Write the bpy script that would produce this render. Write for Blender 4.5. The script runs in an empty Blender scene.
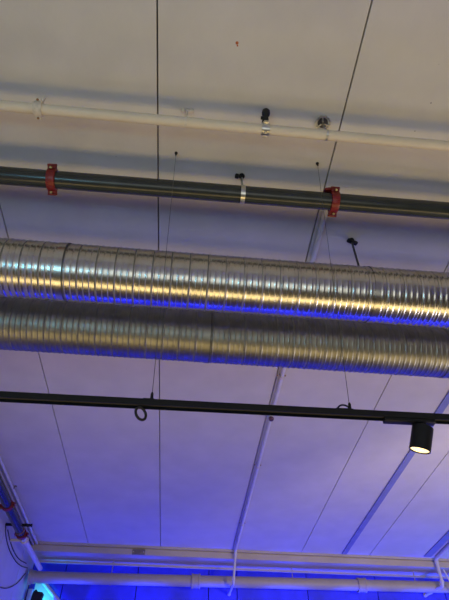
import bpy, bmesh, math, random
from mathutils import Vector, Matrix
random.seed(7)
C = bpy.context.scene.collection
PI = math.pi
EYE = 1.6                      # camera height above the floor
CEIL = 3.2787                  # ceiling above the camera
def W(x, y, z): return Vector((x, y, z + EYE))   # heights below are measured from the eye

# ------------------------------------------------------------------ materials
def mat(name, color, rough=0.6, metal=0.0, noise=0.0, nscale=8.0, bump=0.0, bscale=60.0, dirt=None, spec=None):
    m = bpy.data.materials.new(name); m.use_nodes = True
    nt = m.node_tree; b = nt.nodes['Principled BSDF']
    b.inputs['Base Color'].default_value = (*color, 1); b.inputs['Roughness'].default_value = rough
    b.inputs['Metallic'].default_value = metal
    if spec is not None: b.inputs['Specular IOR Level'].default_value = spec
    tc = nt.nodes.new('ShaderNodeTexCoord')
    out = None
    if noise:
        n = nt.nodes.new('ShaderNodeTexNoise'); n.inputs['Scale'].default_value = nscale; n.inputs['Detail'].default_value = 6
        nt.links.new(tc.outputs['Object'], n.inputs['Vector'])
        r = nt.nodes.new('ShaderNodeValToRGB')
        r.color_ramp.elements[0].position = 0.3; r.color_ramp.elements[1].position = 0.7
        r.color_ramp.elements[0].color = (*[c*(1-noise) for c in color], 1)
        r.color_ramp.elements[1].color = (*[min(1, c*(1+noise)) for c in color], 1)
        nt.links.new(n.outputs['Fac'], r.inputs['Fac']); out = r.outputs['Color']
    if dirt:
        v = nt.nodes.new('ShaderNodeTexVoronoi'); v.inputs['Scale'].default_value = dirt
        nt.links.new(tc.outputs['Object'], v.inputs['Vector'])
        n2 = nt.nodes.new('ShaderNodeTexNoise'); n2.inputs['Scale'].default_value = 1.3
        nt.links.new(tc.outputs['Object'], n2.inputs['Vector'])
        rr = nt.nodes.new('ShaderNodeMapRange'); rr.inputs[1].default_value = 0.5; rr.inputs[2].default_value = 0.75
        rr.inputs[3].default_value = 0.0; rr.inputs[4].default_value = 0.05
        nt.links.new(n2.outputs['Fac'], rr.inputs[0])
        lt = nt.nodes.new('ShaderNodeMath'); lt.operation = 'LESS_THAN'
        nt.links.new(v.outputs['Distance'], lt.inputs[0]); nt.links.new(rr.outputs[0], lt.inputs[1])
        mx = nt.nodes.new('ShaderNodeMix'); mx.data_type = 'RGBA'
        nt.links.new(lt.outputs[0], mx.inputs['Factor'])
        if out: nt.links.new(out, mx.inputs[6])
        else: mx.inputs[6].default_value = (*color, 1)
        mx.inputs[7].default_value = (0.22, 0.2, 0.2, 1)
        out = mx.outputs[2]
    if out: nt.links.new(out, b.inputs['Base Color'])
    if bump:
        n3 = nt.nodes.new('ShaderNodeTexNoise'); n3.inputs['Scale'].default_value = bscale; n3.inputs['Detail'].default_value = 4
        nt.links.new(tc.outputs['Object'], n3.inputs['Vector'])
        bp = nt.nodes.new('ShaderNodeBump'); bp.inputs['Strength'].default_value = bump; bp.inputs['Distance'].default_value = 0.004
        nt.links.new(n3.outputs['Fac'], bp.inputs['Height']); nt.links.new(bp.outputs['Normal'], b.inputs['Normal'])
    return m
def emit(name, color, strength):
    m = bpy.data.materials.new(name); m.use_nodes = True
    b = m.node_tree.nodes['Principled BSDF']
    b.inputs['Base Color'].default_value = (*color, 1)
    b.inputs['Emission Color'].default_value = (*color, 1); b.inputs['Emission Strength'].default_value = strength
    return m
M = dict(
    ceil=mat('painted_concrete', (.62, .595, .55), .85, noise=.05, nscale=3.0, bump=.25, bscale=45, dirt=9),
    gap=mat('dark_joint', (.05, .045, .05), .9, noise=.2),
    wall=mat('painted_wall', (.60, .60, .62), .8, noise=.05, nscale=2.5, bump=.15, bscale=30),
    floor=mat('dark_floor', (.13, .10, .06), .5, noise=.25, nscale=2.0),
    bluewall=mat('blue_wall', (.055, .065, .75), .7, noise=.12, nscale=5.0, bump=.15, bscale=30),  # saturated blue base colour of the far wall
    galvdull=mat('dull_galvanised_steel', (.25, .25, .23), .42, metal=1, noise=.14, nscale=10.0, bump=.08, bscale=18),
    seam=mat('dark_seam_crevice', (.2, .2, .19), .5, metal=.6, noise=.3, nscale=20),  # dark of the lock seam crevice, put into the metal colour
    beam=mat('beam_paint', (.52, .46, .37), .7, noise=.06, nscale=4.0),
    white=mat('white_pipe_paint', (.74, .66, .52), .45, noise=.05, nscale=6.0),
    clampwhite=mat('white_clamp_paint', (.68, .62, .52), .5, noise=.15, nscale=40),
    rust=mat('rust', (.25, .13, .05), .8, noise=.4, nscale=60),
    dark=mat('dark_pipe_paint', (.028, .034, .034), .26, noise=.15, nscale=10.0),
    red=mat('red_paint', (.19, .012, .012), .4, noise=.15, nscale=30),
    brass=mat('brassy_zinc', (.62, .48, .22), .35, metal=1),
    zinc=mat('zinc', (.62, .62, .60), .32, metal=1, noise=.1, nscale=30),
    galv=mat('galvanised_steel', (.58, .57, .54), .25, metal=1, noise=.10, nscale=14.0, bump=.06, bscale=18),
    black=mat('black_metal', (.010, .011, .014), .45, noise=.2, nscale=20, spec=.25),
    blackrub=mat('black_rubber', (.012, .012, .012), .7, noise=.2, nscale=40),
    conduit=mat('pale_conduit', (.66, .65, .66), .4, noise=.06, nscale=8),
    shadow_blue=mat('blue_grey_shadow', (.22, .24, .44), .6, noise=.1, nscale=6),  # shadow tone for the ceiling bands
    plate=mat('brown_plate', (.20, .17, .14), .6, noise=.2, nscale=20),
    drain=mat('drain_plastic', (.42, .375, .29), .5, noise=.06, nscale=6),
    wire=mat('steel_wire', (.10, .10, .10), .45, metal=.6, noise=.1, nscale=40),
    lens=emit('lamp_glow', (1.0, .72, .30), 2.2),
    cap=mat('blue_red_cap', (.10, .04, .12), .5, noise=.6, nscale=30),
    orange=mat('orange_mark', (.45, .12, .03), .7, noise=.2, nscale=60),
)
# ------------------------------------------------------------------ mesh helpers
def frame(d):
    d = d.normalized(); a = Vector((0, 0, 1)) if abs(d.z) < .9 else Vector((0, 1, 0))
    u = d.cross(a).normalized(); return u, d.cross(u).normalized()
def tube(bm, pts, r, seg=16, closed=False, caps=True):
    pts = [Vector(p) for p in pts]; n = len(pts); rings = []
    u = None
    for i, p in enumerate(pts):
        if closed: d = (pts[(i+1) % n] - pts[i-1])
        else: d = (pts[min(i+1, n-1)] - pts[max(i-1, 0)])
        d.normalize()
        if u is None: u, v = frame(d)
        else:
            u = (u - d*u.dot(d)).normalized(); v = d.cross(u).normalized()
        rr = r[i] if isinstance(r, (list, tuple)) else r
        rings.append([bm.verts.new(p + (u*math.cos(2*PI*k/seg) + v*math.sin(2*PI*k/seg))*rr) for k in range(seg)])
    for i in range(n if closed else n-1):
        A, B = rings[i], rings[(i+1) % n]
        for k in range(seg):
            bm.faces.new((A[k], A[(k+1) % seg], B[(k+1) % seg], B[k]))
    if caps and not closed:
        bm.faces.new(rings[0][::-1]); bm.faces.new(rings[-1])
def lathe(bm, p0, axis, prof, seg=24):
    """prof: list of (distance along axis, radius)"""
    axis = Vector(axis).normalized(); u, v = frame(axis); rings = []
    for t, r in prof:
        c = Vector(p0) + axis*t
        rings.append([bm.verts.new(c + (u*math.cos(2*PI*k/seg) + v*math.sin(2*PI*k/seg))*max(r, 1e-4)) for k in range(seg)])
    for A, B in zip(rings, rings[1:]):
        for k in range(seg): bm.faces.new((A[k], A[(k+1) % seg], B[(k+1) % seg], B[k]))
    bm.faces.new(rings[0][::-1]); bm.faces.new(rings[-1])
def box(bm, c, s, M3=None, bev=0.0, mi=0):
    r = bmesh.ops.create_cube(bm, size=1.0); vs = r['verts']
    for v in vs:
        p = Vector((v.co.x*s[0], v.co.y*s[1], v.co.z*s[2]))
        if M3 is not None: p = M3 @ p
        v.co = p + Vector(c)
    if mi:
        for f in {f for v in vs for f in v.link_faces}: f.material_index = mi
    if bev:
        es = list({e for v in vs for e in v.link_edges})
        bmesh.ops.bevel(bm, geom=es, offset=bev, segments=2, affect='EDGES', profile=.5)
def obj(name, bm, m, parent=None, smooth=True, at=None):
    bmesh.ops.recalc_face_normals(bm, faces=bm.faces[:])
    o_at = Vector(at) if at is not None else Vector((0, 0, 0))
    if at is not None:
        for v in bm.verts: v.co -= o_at
    me = bpy.data.meshes.new(name); bm.to_mesh(me); bm.free()
    ms = m if isinstance(m, (list, tuple)) else [m]
    for x in ms: me.materials.append(x)
    o = bpy.data.objects.new(name, me); C.objects.link(o)
    if smooth:
        for p in me.polygons: p.use_smooth = True
        me.set_sharp_from_angle(angle=math.radians(40))
    if parent is not None:
        o.parent = parent
        if at is not None: o.location = o_at - parent.location
        else: o.location = -parent.location
    elif at is not None: o.location = o_at
    return o
def B(): return bmesh.new()
def tag(o, label, cat, group=None):
    o['label'] = label; o['category'] = cat
    if group: o['group'] = group
    return o
def thing(name, label, cat, loc, group=None):
    o = bpy.data.objects.new(name, None); C.objects.link(o); o.location = loc; o.empty_display_size = .05
    return tag(o, label, cat, group)
def struct(o): o['kind'] = 'structure'; return o
def lerp(a, b, t): return Vector(a)*(1-t) + Vector(b)*t
def arc(c, a, b, r, t0, t1, n):
    return [Vector(c) + Vector(a)*r*math.cos(t0+(t1-t0)*i/n) + Vector(b)*r*math.sin(t0+(t1-t0)*i/n) for i in range(n+1)]
def ring_band(bm, c, axis, r_in, r_out, w, seg=28):
    """flat strap ring round a pipe"""
    axis = Vector(axis).normalized(); u, v = frame(axis); R = []
    for (r, t) in ((r_in, -w/2), (r_out, -w/2), (r_out, w/2), (r_in, w/2)):
        R.append([bm.verts.new(Vector(c) + axis*t + (u*math.cos(2*PI*k/seg) + v*math.sin(2*PI*k/seg))*r) for k in range(seg)])
    for i in range(4):
        A, D = R[i], R[(i+1) % 4]
        for k in range(seg): bm.faces.new((A[k], A[(k+1) % seg], D[(k+1) % seg], D[k]))

# ------------------------------------------------------------------ the setting
XL, XR, YB, YF = -2.48, 8.4, -5.0, 9.62
JX = [XL, -1.525, -.325, .898, 2.090, 3.288, 4.49, 5.69, 6.89, 8.09, XR]
bm = B()
g = .0058
for a, b in zip(JX, JX[1:]):
    box(bm, ((a+b)/2, (YB+YF)/2, CEIL+EYE+.03), (b-a-2*g*(.8), YF-YB, .06), bev=.003)
box(bm, ((XL+XR)/2, (YB+YF)/2, CEIL+EYE+.085), (XR-XL+.4, YF-YB+.4, .05), mi=1)
struct(obj('ceiling', bm, [M['ceil'], M['gap']], smooth=False))
bm = B(); box(bm, ((XL+XR)/2, (YB+YF)/2, -.05), (XR-XL+.4, YF-YB+.4, .1)); struct(obj('floor', bm, M['floor'], smooth=False))
H_ = CEIL + EYE
def panel_wall(name, along, lo, hi, fixed, joints, inward, mt='wall'):
    bm = B(); js = [lo] + joints + [hi]
    for a, b in zip(js, js[1:]):
        c, s = (a+b)/2, b-a-.014
        if along == 'x': box(bm, (c, fixed + .03*(-inward), H_/2), (s, .06, H_), bev=.003)
        else: box(bm, (fixed + .03*(-inward), c, H_/2), (.06, s, H_), bev=.003)
    if along == 'x': box(bm, ((lo+hi)/2, fixed + .085*(-inward), H_/2), (hi-lo, .05, H_), mi=1)
    else: box(bm, (fixed + .085*(-inward), (lo+hi)/2, H_/2), (.05, hi-lo, H_), mi=1)
    return struct(obj(name, bm, [M[mt], M['gap']], smooth=False))
panel_wall('wall_far', 'x', XL, XR, YF, [-1.92, -.69, .54, 1.03, 2.26, 3.50, 4.72, 5.94, 7.16], -1, 'bluewall')
panel_wall('wall_left', 'y', YB, YF, XL, [-3.2, -2.0, -.8, .4, 1.6, 2.8, 4.0, 5.2, 6.4, 7.6, 8.81], 1)
panel_wall('wall_right', 'y', YB, YF, XR, [-2.6, -.2, 2.2, 4.6, 7.0], -1)
panel_wall('wall_back', 'x', XL, XR, YB, [-1.2, 1.2, 3.6, 6.0], 1)

# ledge beam below the ceiling at the far wall (runs nearly along X)
yaw = math.radians(1.2)
def bp(x, dy, z): return Vector((x, 9.05 + math.tan(yaw)*(x-.76) + dy, z + EYE))
def yprism(bm, prof, x0, x1):
    A = [bm.verts.new(bp(x0, y, z)) for y, z in prof]; D = [bm.verts.new(bp(x1, y, z)) for y, z in prof]
    n = len(prof)
    for i in range(n): bm.faces.new((A[i], A[(i+1) % n], D[(i+1) % n], D[i]))
    bm.faces.new(A[::-1]); bm.faces.new(D)
bm = B()
yprism(bm, [(0, CEIL-.001), (0, CEIL-.032), (.035, CEIL-.036), (.035, CEIL-.05), (.012, CEIL-.054), (.012, CEIL-.145), (.435, CEIL-.145), (.435, CEIL-.18), (.46, CEIL-.18), (.46, CEIL-.001)], XL+.03, XR)
struct(obj('trim_1', bm, M['beam'], smooth=False))
# brown plate on the beam
t = thing('cover_plate', 'small brown rectangular plate on the pale beam below the ceiling', 'plate', bp(-.675, .004, CEIL-.1))
bm = B(); box(bm, bp(-.675, .006, CEIL-.1), (.21, .018, .088), bev=.004); obj('plate', bm, M['plate'], t)
for sx in (-.085, .085):
    bm = B(); lathe(bm, bp(-.675+sx, .0, CEIL-.1), (0, -1, 0), [(0, .008), (.012, .008), (.014, .004)], 12); obj('screw', bm, M['zinc'], t)

# ------------------------------------------------------------------ big drain pipe under the beam
t = thing('drain_pipe', 'thick grey horizontal pipe running under the beam along the blue far wall', 'pipe', W(.8, 9.33, 2.87))
P0, P1 = W(XL+.06, 9.31, 2.832), W(XR-.02, 9.33, 2.905)
ax = (P1-P0).normalized()
bm = B(); tube(bm, [P0, P1], .088, 28); obj('pipe', bm, M['drain'], t)
def at_x(a, b, x): k = (x-a.x)/(b.x-a.x); return lerp(a, b, k)
for cx in (.305, 3.135, 6.1):
    bm = B(); c = at_x(P0, P1, cx)
    lathe(bm, c-ax*.075, ax, [(0, .089), (.002, .112), (.03, .114), (.034, .106), (.116, .106), (.12, .114), (.148, .112), (.15, .089)], 28)
    obj('coupling', bm, M['drain'], t)
bm = B(); lathe(bm, P0-ax*.0, ax, [(0, .09), (.0, .115), (.03, .115), (.034, .1), (.09, .1), (.094, .089)], 28); obj('end_collar', bm, M['drain'], t)
for hx in (-1.1, 1.95, 4.1, 6.9):
    c = at_x(P0, P1, hx)
    h = thing('drain_hanger', 'pale strap hanger holding the drain pipe, number'.replace(', number', {-1.1: ' left of its left coupling', 1.95: ' midway between its two couplings', 4.1: ' right of its right coupling', 6.9: ' near the right end of the room'}[hx]), 'hanger', c, 'drain pipe hangers')
    bm = B(); ring_band(bm, c, ax, .0885, .0915, .028); obj('strap', bm, M['drain'], h)
    bm = B(); tube(bm, [c+Vector((0, 0, .089)), Vector((c.x, c.y, bp(hx, 0, CEIL-.145).z))], .006, 8); obj('rod', bm, M['drain'], h)

# ------------------------------------------------------------------ white pipe
WP0, WP1 = W(XL+.01, 1.436, 3.1), W(XR-.02, 1.527, 3.1)
wax = (WP1-WP0).normalized()
t = thing('white_pipe', 'slim cream-white pipe close under the tan part of the ceiling', 'pipe', at_x(WP0, WP1, .2))
bm = B(); tube(bm, [WP0, WP1], .033, 24); obj('pipe', bm, M['white'], t)
bm = B(); c = at_x(WP0, WP1, -.13); lathe(bm, c-wax*.004, wax, [(0, .0335), (.002, .0352), (.006, .0352), (.008, .0335)], 24); obj('joint_line', bm, M['rust'], t)
# painted ring clamp at the left
c = at_x(WP0, WP1, -1.045)
t = thing('pipe_clamp', 'white two-bolt ring clamp around the left end of the cream pipe', 'clamp', c)
bm = B(); ring_band(bm, c, wax, .0335, .046, .05, 28)
obj('ring', bm, M['clampwhite'], t)
up = Vector((0, -.9, .43)).normalized()
for s in (1, -1):
    bm = B(); box(bm, c+up*s*.052, (.036, .026, .022), Matrix.Rotation(math.atan2(.9, .43), 3, 'X'), bev=.004); obj('ear', bm, M['clampwhite'], t)
    nn = wax.cross(up).normalized()
    bm = B(); lathe(bm, c+up*s*.054-nn*.024, nn, [(0, .006), (.006, .0075), (.042, .0075), (.048, .006)], 10); obj('bolt', bm, M['rust'], t)
bm = B(); tube(bm, [c+Vector((0, 0, .045)), W(c.x, c.y, CEIL)], .006, 8); obj('rod', bm, M['clampwhite'], t)
# small white hanger
def small_hanger(x, label, flange, m_ring, m_flange, fr):
    c = at_x(WP0, WP1, x)
    t = thing('pipe_hanger', label, 'hanger', c, 'hangers of the cream pipe')
    bm = B(); ring_band(bm, c, wax, .0335, .0355, .014, 28); obj('ring', bm, m_ring, t)
    bm = B(); tube(bm, [c+Vector((0, 0, .034)), W(c.x, c.y, CEIL-.012)], .006, 10); obj('rod', bm, m_ring, t)
    bm = B(); box(bm, c+Vector((0, 0, .05)), (.02, .02, .035), bev=.004); obj('nut', bm, m_ring, t)
    bm = B()
    top = W(c.x, c.y, CEIL)
    if flange == 'disc':
        # open escutcheon ring around a dark hole
        ring_band(bm, top-Vector((0, 0, .008)), (0, 0, 1), .046, .052, .014, 28)
        for k in range(3):
            d = Vector((math.cos(k*2.09+.3), math.sin(k*2.09+.3), 0)); tube(bm, [top+d*.01-Vector((0, 0, .008)), top+d*.047-Vector((0, 0, .008))], .006, 6)
    else:
        box(bm, top-Vector((-.018, 0, .009)), (.05, .026, .018), bev=.004)
        lathe(bm, top+Vector((-.028, 0, 0)), (0, 0, -1), [(0, .013), (.02, .013), (.026, .008)], 12)
    obj('anchor', bm, m_flange, t)
    if flange == 'disc':
        bm = B(); lathe(bm, top, (0, 0, -1), [(0, .034), (.006, .034), (.007, .03)], 20); obj('recess_plate', bm, M['gap'], t)
    return t
small_hanger(-.13, 'thin white hanger with small bolted anchor, left of the black-topped one', 'bolt', M['clampwhite'], M['clampwhite'], 0)
small_hanger(.775, 'wire hanger with a round ring plate beside the right ceiling joint', 'disc', M['zinc'], M['zinc'], 0)
# black swivel hanger with zinc clamp
c = at_x(WP0, WP1, .378)
t = thing('pipe_hanger', 'black knobbed hanger with a shiny zinc clamp on the cream pipe', 'hanger', c, 'hangers of the cream pipe')
bm = B(); ring_band(bm, c, wax, .0335, .038, .05, 28)
for s in (1, -1): box(bm, c+Vector((0, s*.044, .008)), (.028, .022, .024), bev=.004)
obj('clamp_ring', bm, M['zinc'], t)
bm = B(); lathe(bm, c+Vector((0, -.006, .03)), (0, -.1, 1), [(0, .030), (.016, .030), (.018, .022), (.034, .022), (.036, .014)], 6); obj('hex_nut', bm, M['zinc'], t)
bm = B(); lathe(bm, c+Vector((0, .0, -.047)), (0, 0, 1), [(0, .009), (.004, .011), (.014, .011)], 6); obj('bottom_bolt', bm, M['zinc'], t)
bm = B(); lathe(bm, c+Vector((0, -.006, .058)), (0.06, -.48, 1), [(0, .021), (.02, .022), (.05, .020), (.053, .016), (.062, .016), (.066, .020), (.08, .026), (.095, .027), (.112, .024), (.12, .016)], 20); obj('knob', bm, M['blackrub'], t)
bm = B(); box(bm, c+Vector((-.020, -.03, .1)), (.018, .02, .016), bev=.003); obj('lug', bm, M['blackrub'], t)

# ------------------------------------------------------------------ dark sprinkler pipe
DP0, DP1 = W(XL+.01, 1.895, 3.03), W(XR-.02, 1.945, 3.03)
dax = (DP1-DP0).normalized()
t = thing('sprinkler_pipe', 'dark grey-green steel pipe above the ducts, joined by red couplings', 'pipe', at_x(DP0, DP1, .2))
bm = B(); tube(bm, [DP0, DP1], .0605, 32); obj('pipe', bm, M['dark'], t)
def coupling(c, axis, r, label, d, wide=.056, group='red pipe couplings'):
    axis = Vector(axis).normalized()
    t = thing('pipe_coupling', label, 'coupling', c, group)
    d = Vector(d); d = (d - axis*d.dot(axis)).normalized(); n = axis.cross(d).normalized()
    bm = B(); lathe(bm, c-axis*wide/2, axis, [(0, r+.002), (.002, r+.014), (.012, r+.017), (wide-.012, r+.017), (wide-.002, r+.014), (wide, r+.002)], 32)
    obj('housing', bm, M['red'], t)
    R3 = Matrix((axis, d, n)).transposed()
    for s in (1, -1):
        bm = B(); box(bm, c+d*s*(r+.017), (wide*.55, .030, .036), R3, bev=.011); obj('ear', bm, M['red'], t)
        bm = B(); lathe(bm, c+d*s*(r+.021)-n*.034, n, [(0, .008), (.010, .009), (.012, .006), (.064, .006), (.066, .009), (.076, .008)], 10); obj('bolt', bm, M['brass'], t)
    return t
c = at_x(DP0, DP1, -1.01); coupling(c, dax, .0605, 'red coupling around the left of the dark pipe', (0, -.88, .47))
c = at_x(DP0, DP1, .918); k = coupling(c, dax, .0605, 'red coupling on the dark pipe beside the right ceiling joint, with a raised tab', (-.0, -.85, .53))
# raised tab / lever of the right coupling, lying back towards the camera's left
bm = B()
tc_ = c + Vector((-.022, -.052, .062))
box(bm, tc_, (.105, .06, .02), Matrix.Rotation(math.radians(-12), 3, 'Y') @ Matrix.Rotation(math.radians(25), 3, 'X'), bev=.009)
obj('tab', bm, M['red'], k)
# clevis hanger of the dark pipe
c = at_x(DP0, DP1, .279)
t = thing('pipe_hanger', 'zinc strap hanger with a black anchor on the dark pipe', 'hanger', c)
bm = B(); ring_band(bm, c, dax, .061, .065, .03, 32); obj('strap', bm, M['zinc'], t)
bm = B(); tube(bm, [c+Vector((0, 0, .062)), W(c.x, c.y, CEIL-.01)], .0085, 12); obj('rod', bm, M['zinc'], t)
bm = B(); lathe(bm, c+Vector((0, 0, .07)), (0, 0, 1), [(0, .017), (.02, .017), (.022, .012)], 6); obj('nut', bm, M['zinc'], t)
bm = B(); lathe(bm, W(c.x, c.y, CEIL), (0, 0, -1), [(0, .022), (.006, .022), (.008, .012), (.028, .012)], 16); obj('anchor', bm, M['black'], t)
bm = B(); lathe(bm, W(c.x-.004, c.y-.004, CEIL-.022), (-1, -.1, 0), [(0, .010), (.02, .010), (.022, .018), (.044, .018), (.047, .012)], 14); obj('beam_clamp', bm, M['black'], t)
bm = B(); lathe(bm, c+Vector((0, .01, -.08)), (0, 0, 1), [(0, .008), (.004, .011), (.018, .011)], 6); obj('bottom_bolt', bm, M['zinc'], t)

# ------------------------------------------------------------------ spiral ducts
def ribbed(name, label, a, b, R, bands, phase, gm='galv'):
    t = thing(name, label, 'duct', lerp(a, b, .5), 'ribbed ventilation ducts')
    d = (b-a); L = d.length; d.normalize(); u, v = frame(d)
    pitch = .122; seg = 64; per = 30; n = int(L/pitch*per); dx = L/n
    bm = B(); rings = []
    def prof(s):                           # s in 0..1 along one pitch: lock seam + two stiffening ribs
        def pk(c, w): 
            q = abs((s-c+.5) % 1 - .5); return max(0, 1-(q/w)**2)
        return .0050*pk(.03, .05) - .002*pk(.93, .03) + .0034*pk(.345, .05) + .0038*pk(.67, .05)
    wob = [(random.uniform(.0003, .0009), random.uniform(.5, 3), random.uniform(0, 6)) for _ in range(5)]
    for i in range(n+1):
        x = i*dx; ring = []
        for k in range(seg):
            th = 2*PI*k/seg
            s = (x/pitch + phase) % 1
            r = R + prof(s) + sum(A*math.sin(x*f*3+ph+th*2) for A, f, ph in wob)*.35
            ring.append(bm.verts.new(a + d*x + (u*math.cos(th)+v*math.sin(th))*r))
        rings.append(ring)
    for i, (A, D) in enumerate(zip(rings, rings[1:])):
        for k in range(seg):
            f = bm.faces.new((A[k], A[(k+1) % seg], D[(k+1) % seg], D[k]))
            s = ((i+.5)*dx/pitch + phase) % 1
            if .90 < s < .955: f.material_index = 1
    bm.faces.new(rings[0][::-1]); bm.faces.new(rings[-1])
    o = obj('duct_shell', bm, [M[gm], M['seam']], t)
    o.data.set_sharp_from_angle(angle=math.radians(80))
    for bx, w in bands:
        c = a + d*((bx-a.x)/d.x)
        bm = B(); ring_band(bm, c, d, R-.004, R+.0055, w, 72); obj('joint_band', bm, M[gm], t)
        bm = B(); ring_band(bm, c+d*(w/2+.006), d, R-.004, R+.0045, .008, 72); obj('seal_line', bm, M['wire'], t)
    return t
RD = .1985
D1a, D1b = W(XL+.02, 2.362, 2.64), W(6.0, 2.468, 2.64)
D2a, D2b = W(XL+.02, 2.928, 2.64), W(6.0, 3.03, 2.64)
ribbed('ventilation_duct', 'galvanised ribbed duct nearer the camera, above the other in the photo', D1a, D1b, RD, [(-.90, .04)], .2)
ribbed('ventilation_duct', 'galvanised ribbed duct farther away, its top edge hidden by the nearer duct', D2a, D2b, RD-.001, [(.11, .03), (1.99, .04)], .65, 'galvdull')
def duct_rod(x, y, a, b, label):
    c = at_x(a, b, x); top = W(x, c.y, CEIL)
    t = thing('duct_hanger', label, 'hanger', top, 'duct hanger rods')
    bm = B(); tube(bm, [top-Vector((0, 0, .005)), c+Vector((0, 0, RD))], .0085, 10); obj('threaded_rod', bm, M['wire'], t)
    bm = B(); lathe(bm, top, (0, 0, -1), [(0, .022), (.005, .022), (.007, .014), (.03, .014)], 12); obj('anchor', bm, M['black'], t)
    bm = B(); box(bm, top+Vector((.004, .0, -.026)), (.09, .034, .024), Matrix.Rotation(math.radians(20), 3, 'Z'), bev=.006); obj('bracket', bm, M['black'], t)
    bm = B(); ring_band(bm, c, b-a, RD+.0035, RD+.0055, .02, 64); obj('strap', bm, M['galv'], t)
duct_rod(1.217, 2.40, D1a, D1b, 'dark threaded rod with black anchor holding the nearer duct')

# ------------------------------------------------------------------ track, wires, spotlight
T0, T1 = W(XL+.1, 1.926, 1.3), W(5.2, 1.92, 1.3)
t = thing('track_rail', 'long black lighting track hanging on thin wires', 'track', lerp(T0, T1, .5))
bm = B()
# U-profile: closed top and sides, slot below
w, h, th = .019, .0155, .004
prof = [(-w, -h), (-w, h), (w, h), (w, -h), (w-th, -h), (w-th, h-.009), (-w+th, h-.009), (-w+th, -h)]
A = [bm.verts.new(T0+Vector((0, y, z))) for y, z in prof]; D = [bm.verts.new(T1+Vector((0, y, z))) for y, z in prof]
for i in range(8): bm.faces.new((A[i], A[(i+1) % 8], D[(i+1) % 8], D[i]))
bm.faces.new(A[::-1]); bm.faces.new(D)
obj('rail', bm, M['black'], t, smooth=False)
bm = B(); box(bm, lerp(T0, T1, .5)+Vector((0, 0, .001)), ((T1-T0).length, .022, .012)); obj('conductor_insert', bm, M['blackrub'], t, smooth=False)
def cable(anchor, foot, label, clip):
    t = thing('suspension_wire', label, 'wire', anchor, 'track suspension wires')
    bm = B(); tube(bm, [anchor-Vector((0, 0, .01)), lerp(anchor, foot, .5), foot+Vector((0, 0, .02))], .0014, 8); obj('wire', bm, M['wire'], t)
    bm = B(); lathe(bm, anchor, (0, 0, -1), [(0, .011), (.005, .011), (.012, .007), (.03, .005)], 14); obj('ceiling_anchor', bm, M['black'], t)
    bm = B(); lathe(bm, foot, (anchor-foot), [(0, .006), (.004, .0075), (.034, .0065), (.042, .003)], 12); obj('gripper', bm, M['black'], t)
    if clip:
        bm = B(); box(bm, foot+Vector((-.03, 0, -.002)), (.08, .036, .006), bev=.002)
        tube(bm, arc(foot+Vector((-.028, .0, -.001)), (1, 0, 0), (0, 0, 1), .03, .25, PI-.15, 12), .0042, 8)
        obj('track_clip', bm, M['black'], t)
    else:
        bm = B(); box(bm, foot+Vector((-.012, 0, -.002)), (.05, .034, .006), bev=.002); obj('track_clip', bm, M['black'], t)
ty = 1.925
cable(W(-.198, 1.769, CEIL), W(-.166, 1.922, 1.318), 'left thin wire holding the track, near the vertical ceiling joint', False)
cable(W(.803, 1.763, CEIL), W(.735, 1.922, 1.318), 'right thin wire holding the track, passing the red coupling with a tab', True)
# loop under the track
lc = W(-.205, 1.925, 1.249)
t = thing('hanging_ring', 'small black ring hanging under the track near the left wire', 'ring', W(-.212, 1.925, 1.284))
bm = B(); tube(bm, arc(lc, (.74, .67, 0), (0, 0, 1), .0285, 0, 2*PI*39/40, 39), .006, 10, closed=True); obj('ring', bm, M['blackrub'], t)
bm = B(); box(bm, W(-.212, 1.925, 1.2845), (.018, .016, .008), bev=.002); obj('clip', bm, M['blackrub'], t)
# spotlight
axis = Vector((-.268, .32, -.909)).normalized()
top = W(1.063, 1.935, 1.262)
t = thing('track_spotlight', 'black cylindrical spotlight glowing warm on the right of the track', 'spotlight', W(1.0, 1.923, 1.284))
bm = B(); box(bm, W(1.0, 1.924, 1.277), (.235, .036, .016), bev=.003); obj('adapter', bm, M['black'], t)
bm = B(); lathe(bm, W(1.062, 1.926, 1.272), (0.02, .05, -1), [(0, .016), (.03, .016), (.032, .012), (.05, .012)], 16); obj('swivel', bm, M['black'], t)
bm = B()
R_, Lh = .046, .112
# hollow cylinder: outside, rim, inside reflector well
lathe(bm, top, axis, [(-.004, .03), (0, R_-.004), (.004, R_), (Lh, R_), (Lh, R_-.003), (Lh-.010, R_-.006), (Lh-.011, .001)], 40)
obj('housing', bm, M['black'], t)
bm = B(); lathe(bm, top+axis*(Lh-.009), axis, [(0, R_-.0065), (.004, R_-.0065), (.006, R_-.010)], 36); obj('lens', bm, M['lens'], t)
sp = bpy.data.lights.new('spot_beam', 'SPOT'); sp.energy = 12; sp.color = (1, .85, .6); sp.spot_size = math.radians(70); sp.shadow_soft_size = .03
so = bpy.data.objects.new('spot_beam', sp); C.objects.link(so); so.location = top+axis*(Lh+.02)
so.rotation_euler = axis.to_track_quat('-Z', 'Y').to_euler()

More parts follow.
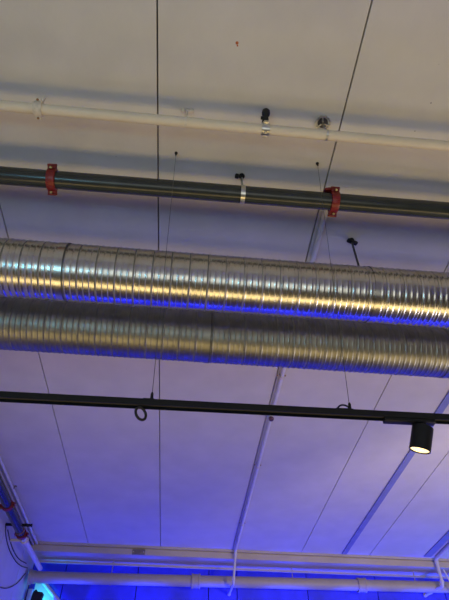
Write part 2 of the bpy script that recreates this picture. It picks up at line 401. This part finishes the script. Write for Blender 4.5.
# ------------------------------------------------------------------ conduits along the ceiling joints
def saddle(c, r, label, group, m='clampwhite', horiz=True):
    t = thing('conduit_clip', label, 'clip', c, group)
    bm = B(); pts = arc(c, (1, 0, 0), (0, 0, -1), r+.002, 0, PI, 14)
    pts = [c+Vector((r+.03, 0, r-.002)), c+Vector((r+.004, 0, r-.002))] + pts[0:] + [c+Vector((-r-.004, 0, r-.002)), c+Vector((-r-.03, 0, r-.002))]
    L = [bm.verts.new(p+Vector((0, -.02, 0))) for p in pts]; Rr = [bm.verts.new(p+Vector((0, .02, 0))) for p in pts]
    L2 = [bm.verts.new(p+Vector((0, -.02, 0))+(p-c).normalized()*.003) for p in pts]; R2 = [bm.verts.new(p+Vector((0, .02, 0))+(p-c).normalized()*.003) for p in pts]
    for i in range(len(pts)-1):
        bm.faces.new((L[i], L[i+1], Rr[i+1], Rr[i])); bm.faces.new((L2[i], L2[i+1], R2[i+1], R2[i]))
        bm.faces.new((L[i], L[i+1], L2[i+1], L2[i])); bm.faces.new((Rr[i], Rr[i+1], R2[i+1], R2[i]))
    obj('strap', bm, M[m], t)
    for s in (1, -1):
        bm = B(); lathe(bm, c+Vector((s*(r+.02), 0, r)), (0, 0, -1), [(0, .008), (.008, .008), (.011, .004)], 8); obj('screw', bm, M['rust'], t)
def conduit(x, y0, label, r, yend, zlow, drop_y=9.0, ytip=9.75, x2=None, x3=None):
    """runs along the ceiling, drops in front of the beam and runs on under the pipe"""
    z = CEIL-r-.003; rb = .06; x2 = x if x2 is None else x2; x3 = x2 if x3 is None else x3
    t = thing('conduit', label, 'conduit', W(x, y0, z), 'ceiling conduits')
    pts = [W(x, y0, z), W(x, drop_y-rb, z)] + arc(W(x, drop_y-rb, z-rb), (0, 0, 1), (0, 1, 0), rb, .2, PI/2, 6)
    bm = B(); tube(bm, pts, r, 18); obj('ceiling_run', bm, M['conduit'], t)
    bm = B()
    p2 = [pts[-1], W(lerp((x, 0, 0), (x2, 0, 0), 1)[0], drop_y, zlow+rb)] + arc(W(x2, drop_y+rb, zlow+rb), (0, -1, 0), (0, 0, -1), rb, .2, PI/2, 6)
    tube(bm, p2, r*.9, 18); obj('drop', bm, M['conduit'], t)
    bm = B(); tube(bm, [p2[-1], W(x3, ytip, zlow)], r*.86, 18); obj('lower_run', bm, M['conduit'], t)
    for p, ax_ in ((pts[-1], (0, 0, 1)), (W(x2, drop_y, zlow+rb), (0, 0, 1))):
        bm = B(); lathe(bm, Vector(p)-Vector((0, 0, .02)), ax_, [(0, r), (.003, r+.005), (.037, r+.005), (.04, r)], 18); obj('coupler', bm, M['conduit'], t)
    bm = B(); lathe(bm, W(x3, ytip-.04, zlow), (x3-x2, .5, 0), [(0, r), (.003, r+.007), (.035, r+.007), (.038, r)], 18); obj('end_bush', bm, M['drain'], t)
    return z, t
z, mid = conduit(.946, 2.0, 'pale conduit beside the ceiling joint running from the dark pipe to the beam', .0215, 9.75, 2.745, ytip=9.60, x2=.91, x3=.89)
for y, where in ((2.75, 'just above the ducts in the photo'), (4.2, 'just below the ducts in the photo'), (6.1, 'halfway to the beam'), (7.93, 'nearest the beam')):
    saddle(W(.943, y, z), .0215, 'small saddle clip on the middle conduit, ' + where, 'middle conduit clips')
bm = B(); lathe(bm, W(.943, 4.93, CEIL-.05), (0, -.3, -1), [(0, .026), (.012, .03), (.03, .027), (.04, .012)], 18)
obj('inspection_cap', bm, M['cap'], mid)['label'] = 'dark red and blue cap'
z, _ = conduit(4.45, 2.0, 'pale conduit at the right edge, dropping in front of the beam', .03, 9.7, 2.825, ytip=9.60, drop_y=9.06, x3=4.335)
saddle(W(4.45, 8.3, z), .03, 'saddle clip on the conduit at the right edge', 'right conduit clips')
# shadow bands on the ceiling, built as thin strips in a dark blue-grey
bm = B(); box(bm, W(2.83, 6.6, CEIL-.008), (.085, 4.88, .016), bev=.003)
tag(obj('shadow_strip', bm, M['shadow_blue'], smooth=False, at=W(2.83, 6.6, CEIL)), 'flat strip tinted as a blue-grey shadow band along the ceiling below the glowing spotlight', 'strip')
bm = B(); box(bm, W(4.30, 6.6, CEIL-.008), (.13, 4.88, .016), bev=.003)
tag(obj('shadow_strip', bm, M['shadow_blue'], smooth=False, at=W(4.30, 6.6, CEIL)), 'flat strip tinted as a blue-grey shadow band along the ceiling beside the conduit at the right edge', 'strip')
# loose flexible hose at right end
pts = [W(4.50, 8.99, 3.05), W(4.53, 8.98, 2.93), W(4.56, 8.99, 2.84), W(4.62, 9.02, 2.76), W(4.70, 9.05, 2.73)]
bm = B(); tube(bm, pts, .014, 10)
tag(obj('flexible_hose', bm, M['conduit'], at=pts[0]), 'short pale bent hose beside the right conduit drop', 'hose')

# ------------------------------------------------------------------ left wall corner: pipes and bits
z = CEIL-.03
t = thing('corner_conduit', 'thin pale conduit in the corner of the ceiling and left wall', 'conduit', W(-2.355, 7, z))
bm = B(); tube(bm, [W(-2.355, 3.5, z), W(-2.355, 9.04, z)], .019, 14); obj('pipe', bm, M['conduit'], t)
saddle(W(-2.355, 7.0, z+.009), .02, 'small dark clip on the thin corner conduit', 'corner clips', 'plate')
for i, (dx, dz, lab) in enumerate(((-2.405, -.055, 'thin grey conduit under the corner of ceiling and left wall'), (-2.44, -.12, 'lower thin grey conduit on the left wall under the corner'))):
    bm = B(); tube(bm, [W(dx, 3.5, CEIL+dz), W(dx, 9.03, CEIL+dz)], .017, 12)
    tag(obj('wall_conduit', bm, M['drain'], at=W(dx, 6, CEIL+dz)), lab, 'conduit', 'left wall conduits')
SP0, SP1 = W(-2.275, 3.5, 2.9), W(-2.265, 7.78, 2.9)
sax = (SP1-SP0).normalized()
bm = B(); tube(bm, [SP0, SP1], .057, 24)
tag(obj('sprinkler_pipe', bm, M['dark'], at=lerp(SP0, SP1, .5)), 'dark pipe along the left wall with a bright blue reflection', 'pipe')
coupling(lerp(SP0, SP1, (6.76-3.5)/4.28), sax, .057, 'red coupling on the dark pipe along the left wall, nearer the camera', (1, 0, .2), .06, 'left wall red couplings')
coupling(lerp(SP0, SP1, (7.70-3.5)/4.28), sax, .057, 'red coupling at the far end of the dark pipe along the left wall', (1, 0, -.1), .07, 'left wall red couplings')
c = SP1
t = thing('pipe_bracket', 'dark strut bracket carrying the left wall pipe beside its far red coupling', 'bracket', W(XL, 7.58, 2.96))
bm = B(); box(bm, W(-2.31, 7.56, 2.972), (.34, .04, .03), bev=.004); obj('strut', bm, M['black'], t)
bm = B(); ring_band(bm, W(-2.266, 7.56, 2.9), sax, .0575, .0615, .03); obj('ring', bm, M['rust'], t)
bm = B(); lathe(bm, W(-2.16, 7.56, 2.972), (1, 0, 0), [(0, .016), (.03, .016), (.034, .024), (.05, .024)], 12); obj('end_bolt', bm, M['black'], t)
t = thing('pale_pipe', 'pale pipe continuing from the red coupling to the drain pipe, left', 'pipe', W(-2.262, 8.5, 2.9))
bm = B(); tube(bm, [W(-2.265, 7.785, 2.9), W(-2.255, 9.2, 2.93)], .039, 22); obj('pipe', bm, M['conduit'], t)
bm = B(); lathe(bm, W(-2.265, 7.9, 2.902), (0, 1, 0.02), [(0, .04), (.003, .056), (.04, .058), (.05, .048), (.09, .048), (.094, .04)], 22); obj('adapter', bm, M['white'], t)
bm = B(); box(bm, W(-2.38, 7.95, 2.90), (.18, .05, .04), bev=.006); obj('wall_stub', bm, M['white'], t)
# thin cables on the left wall
def loop(pts, r, label):
    P = [W(*p) for p in pts]; Q = []
    for i in range(len(P)-1):
        a, b, c_, d = P[max(i-1, 0)], P[i], P[i+1], P[min(i+2, len(P)-1)]
        for k in range(6):
            s = k/6; Q.append(.5*((2*b)+(c_-a)*s+(2*a-5*b+4*c_-d)*s*s+(3*b-a-3*c_+d)*s**3))
    Q.append(P[-1]); bm = B(); tube(bm, Q, r, 8)
    tag(obj('loose_cable', bm, M['wire'], at=P[0]), label, 'cable', 'loose wall cables')
xw = XL+.008
loop([(xw, 7.55, 2.95), (xw, 7.72, 2.86), (xw, 8.05, 2.80), (xw, 8.5, 2.80), (xw, 8.9, 2.86), (xw, 9.25, 2.95)], .008, 'thin dark cable sagging down the left wall from the bracket')
loop([(xw, 7.70, 2.95), (xw, 7.9, 2.90), (xw, 8.25, 2.86), (xw, 8.65, 2.88), (xw, 9.1, 2.97)], .008, 'second thin dark cable hanging just above the sagging one')
loop([(xw, 7.6, 2.22), (xw, 8.14, 2.33), (xw, 8.5, 2.43), (xw, 8.9, 2.62), (xw, 9.2, 2.85)], .007, 'thin dark cable crossing the left wall joint below the pipes')
# vertical pipe in the far left corner, slanting pipe, black fixture
bm = B(); tube(bm, [W(-2.405, 9.555, -1.595), W(-2.405, 9.555, 2.72)], .04, 18)
tag(obj('corner_pipe', bm, M['conduit'], at=W(-2.405, 9.555, -1.595)), 'upright pale pipe in the far left corner beside the cyan light', 'pipe')
bm = B(); tube(bm, [W(-2.26, 9.545, 2.86), W(-1.86, 9.545, 2.50), W(-1.6, 9.545, 2.26)], .036, 16)
tag(obj('slanting_pipe', bm, M['conduit'], at=W(-2.26, 9.545, 2.86)), 'slanting pale pipe on the far wall right of the cyan patch', 'pipe')
bm = B(); pr = [(-2.365, 2.97), (-2.34, 2.94), (-2.25, 2.85), (-1.6, 2.26), (-1.6, 1.9), (-2.365, 1.9)]  # pale wedge added so the cyan light shows on the blue wall
A = [bm.verts.new(W(x, 9.597, z)) for x, z in pr]; D = [bm.verts.new(W(x, 9.619, z)) for x, z in pr]
for i in range(6): bm.faces.new((A[i], A[(i+1) % 6], D[(i+1) % 6], D[i]))
bm.faces.new(A[::-1]); bm.faces.new(D)
tag(obj('cyan_wedge', bm, M['wall'], smooth=False, at=W(-2.3, 9.61, 1.9)), 'pale wedge added on the wall to catch the cyan light behind the black boxy fixture', 'wedge')
t = thing('flood_light', 'black boxy fixture silhouetted against the cyan light in the far left corner', 'light', W(-2.235, 9.40, 2.4))
bm = B(); box(bm, W(-2.235, 9.36, 2.50), (.165, .12, .25), Matrix.Rotation(math.radians(6), 3, 'Y'), bev=.02); obj('housing', bm, M['blackrub'], t)
bm = B(); lathe(bm, W(-2.275, 9.36, 2.615), (0, 0, 1), [(0, .032), (.02, .03), (.045, .012), (.05, .004)], 12); obj('knob', bm, M['blackrub'], t)
bm = B(); tube(bm, [W(-2.235, 9.40, 2.43), W(-2.235, 9.62, 2.43)], .014, 10); obj('bracket', bm, M['blackrub'], t)

# orange mark on the ceiling
bm = B(); lathe(bm, W(.153, 1.015, CEIL+.0005), (0, 0, -1), [(0, .011), (.0012, .009)], 7); lathe(bm, W(.157, 1.03, CEIL+.0005), (0, 0, -1), [(0, .006), (.0012, .005)], 7)
tag(obj('paint_mark', bm, M['orange'], at=W(.153, 1.015, CEIL)), 'tiny orange mark on the tan ceiling near the top of the photo', 'mark')

# ------------------------------------------------------------------ lights
def area(name, loc, target, size, energy, color, sy=None):
    l = bpy.data.lights.new(name, 'AREA'); l.energy = energy; l.color = color
    l.shape = 'RECTANGLE'; l.size = size; l.size_y = sy or size
    o = bpy.data.objects.new(name, l); C.objects.link(o); o.location = loc
    o.rotation_euler = (Vector(target)-Vector(loc)).to_track_quat('-Z', 'Y').to_euler(); return o
for i, x in enumerate((-1.9, -.7, .5, 1.7, 2.9, 4.1, 5.3, 6.5)):
    area('warm_uplight', W(x, 2.45, -.9), W(x, 2.45, 3), 1.1, 10.2, (1.0, .72, .29), .9)
area('cool_fill', W(.5, -2.3, -1.45), W(.5, -1.0, 3.2), 5.6, 108, (1.0, 1.0, .88), 4.6)
wl = bpy.data.lights.new('warm_beam_fill', 'SPOT'); wl.energy = 480; wl.color = (1, .80, .52); wl.spot_size = math.radians(62); wl.spot_blend = .6; wl.shadow_soft_size = .06  # added spot to warm the far beam; no fixture hangs there
wo = bpy.data.objects.new('warm_beam_fill', wl); C.objects.link(wo); wo.location = W(4.6, 1.9, 1.1)
wo.rotation_euler = (W(3.4, 9.1, 2.6)-wo.location).to_track_quat('-Z', 'Y').to_euler()
area('soft_side_light', W(5.4, 3.9, -.6), W(3.2, 4.2, 3.2), 1.2, 66, (1.0, .88, .88))
for i, x in enumerate((-1.6, .2, 2.0, 3.8, 5.6, 7.2)):
    area('blue_room_light', W(x, 8.95, -1.0), W(x, 7.2, 3.2), .6, 25, (.03, .04, 1.0), 1.3)
for x in (-1.8, .2, 2.2, 4.2, 6.2):
    area('blue_low_washer', W(x, 8.85, .75), W(x, 9.62, 1.25), .3, 17, (.01, .03, 1.0), .4)
for k in range(9):
    x = -1.75 + 1.2*k
    l = bpy.data.lights.new('blue_wall_washer', 'SPOT'); l.energy = 190; l.color = (.01, .03, 1.0); l.spot_size = math.radians(58); l.spot_blend = .8; l.shadow_soft_size = .04
    o = bpy.data.objects.new('blue_wall_washer', l); C.objects.link(o); o.location = W(x, 9.44, 1.55)
    o.rotation_euler = (W(x, 9.66, 2.85)-o.location).to_track_quat('-Z', 'Y').to_euler()
cl = bpy.data.lights.new('cyan_light', 'SPOT'); cl.energy = 7; cl.color = (.02, .8, 1.0); cl.shadow_soft_size = .012; cl.spot_size = math.radians(84); cl.spot_blend = .3
co = bpy.data.objects.new('cyan_light', cl); C.objects.link(co); co.location = W(-2.30, 9.455, 2.46)
co.rotation_euler = (W(-2.17, 9.62, 2.70)-co.location).to_track_quat('-Z', 'Y').to_euler()
area('cyan_side_light', W(-2.3, -1.6, -.3), W(0, 2.4, 2.6), .5, 20, (.2, .72, 1.0))
area('cyan_far_light', W(7.4, 9.0, .6), W(7.4, 9.62, 2.2), .4, 40, (.1, .55, 1.0))

wd = bpy.data.worlds.new('world'); bpy.context.scene.world = wd; wd.use_nodes = True
wd.node_tree.nodes['Background'].inputs[0].default_value = (.3, .3, .4, 1); wd.node_tree.nodes['Background'].inputs[1].default_value = .05

# ------------------------------------------------------------------ camera
cd = bpy.data.cameras.new('camera'); cam = bpy.data.objects.new('camera', cd); C.objects.link(cam)
F = 510.0
cd.sensor_fit = 'VERTICAL'; cd.sensor_height = 36.0; cd.lens = 36.0*F/600.0
cd.clip_start = .02
Yc = Vector((162-224.5, 826-300, F)).normalized()
U = Vector((226.5-224.5, -F*F/526, F)); U = (U - Yc*U.dot(Yc)).normalized(); X_ = Yc.cross(U)
# columns of R are camera axes (right, down, forward) in world coordinates
right = Vector((X_.x, Yc.x, U.x)); down = Vector((X_.y, Yc.y, U.y)); fwd = Vector((X_.z, Yc.z, U.z))
Rm = Matrix((right, -down, -fwd)).transposed()
cam.matrix_world = Matrix.Translation(W(0, 0, 0)) @ Rm.to_4x4()
sc = bpy.context.scene; sc.camera = cam
sc.view_settings.view_transform = 'Standard'; sc.view_settings.look = 'None'
sc.view_settings.exposure = 0; sc.view_settings.gamma = 1; sc.view_settings.use_curve_mapping = False
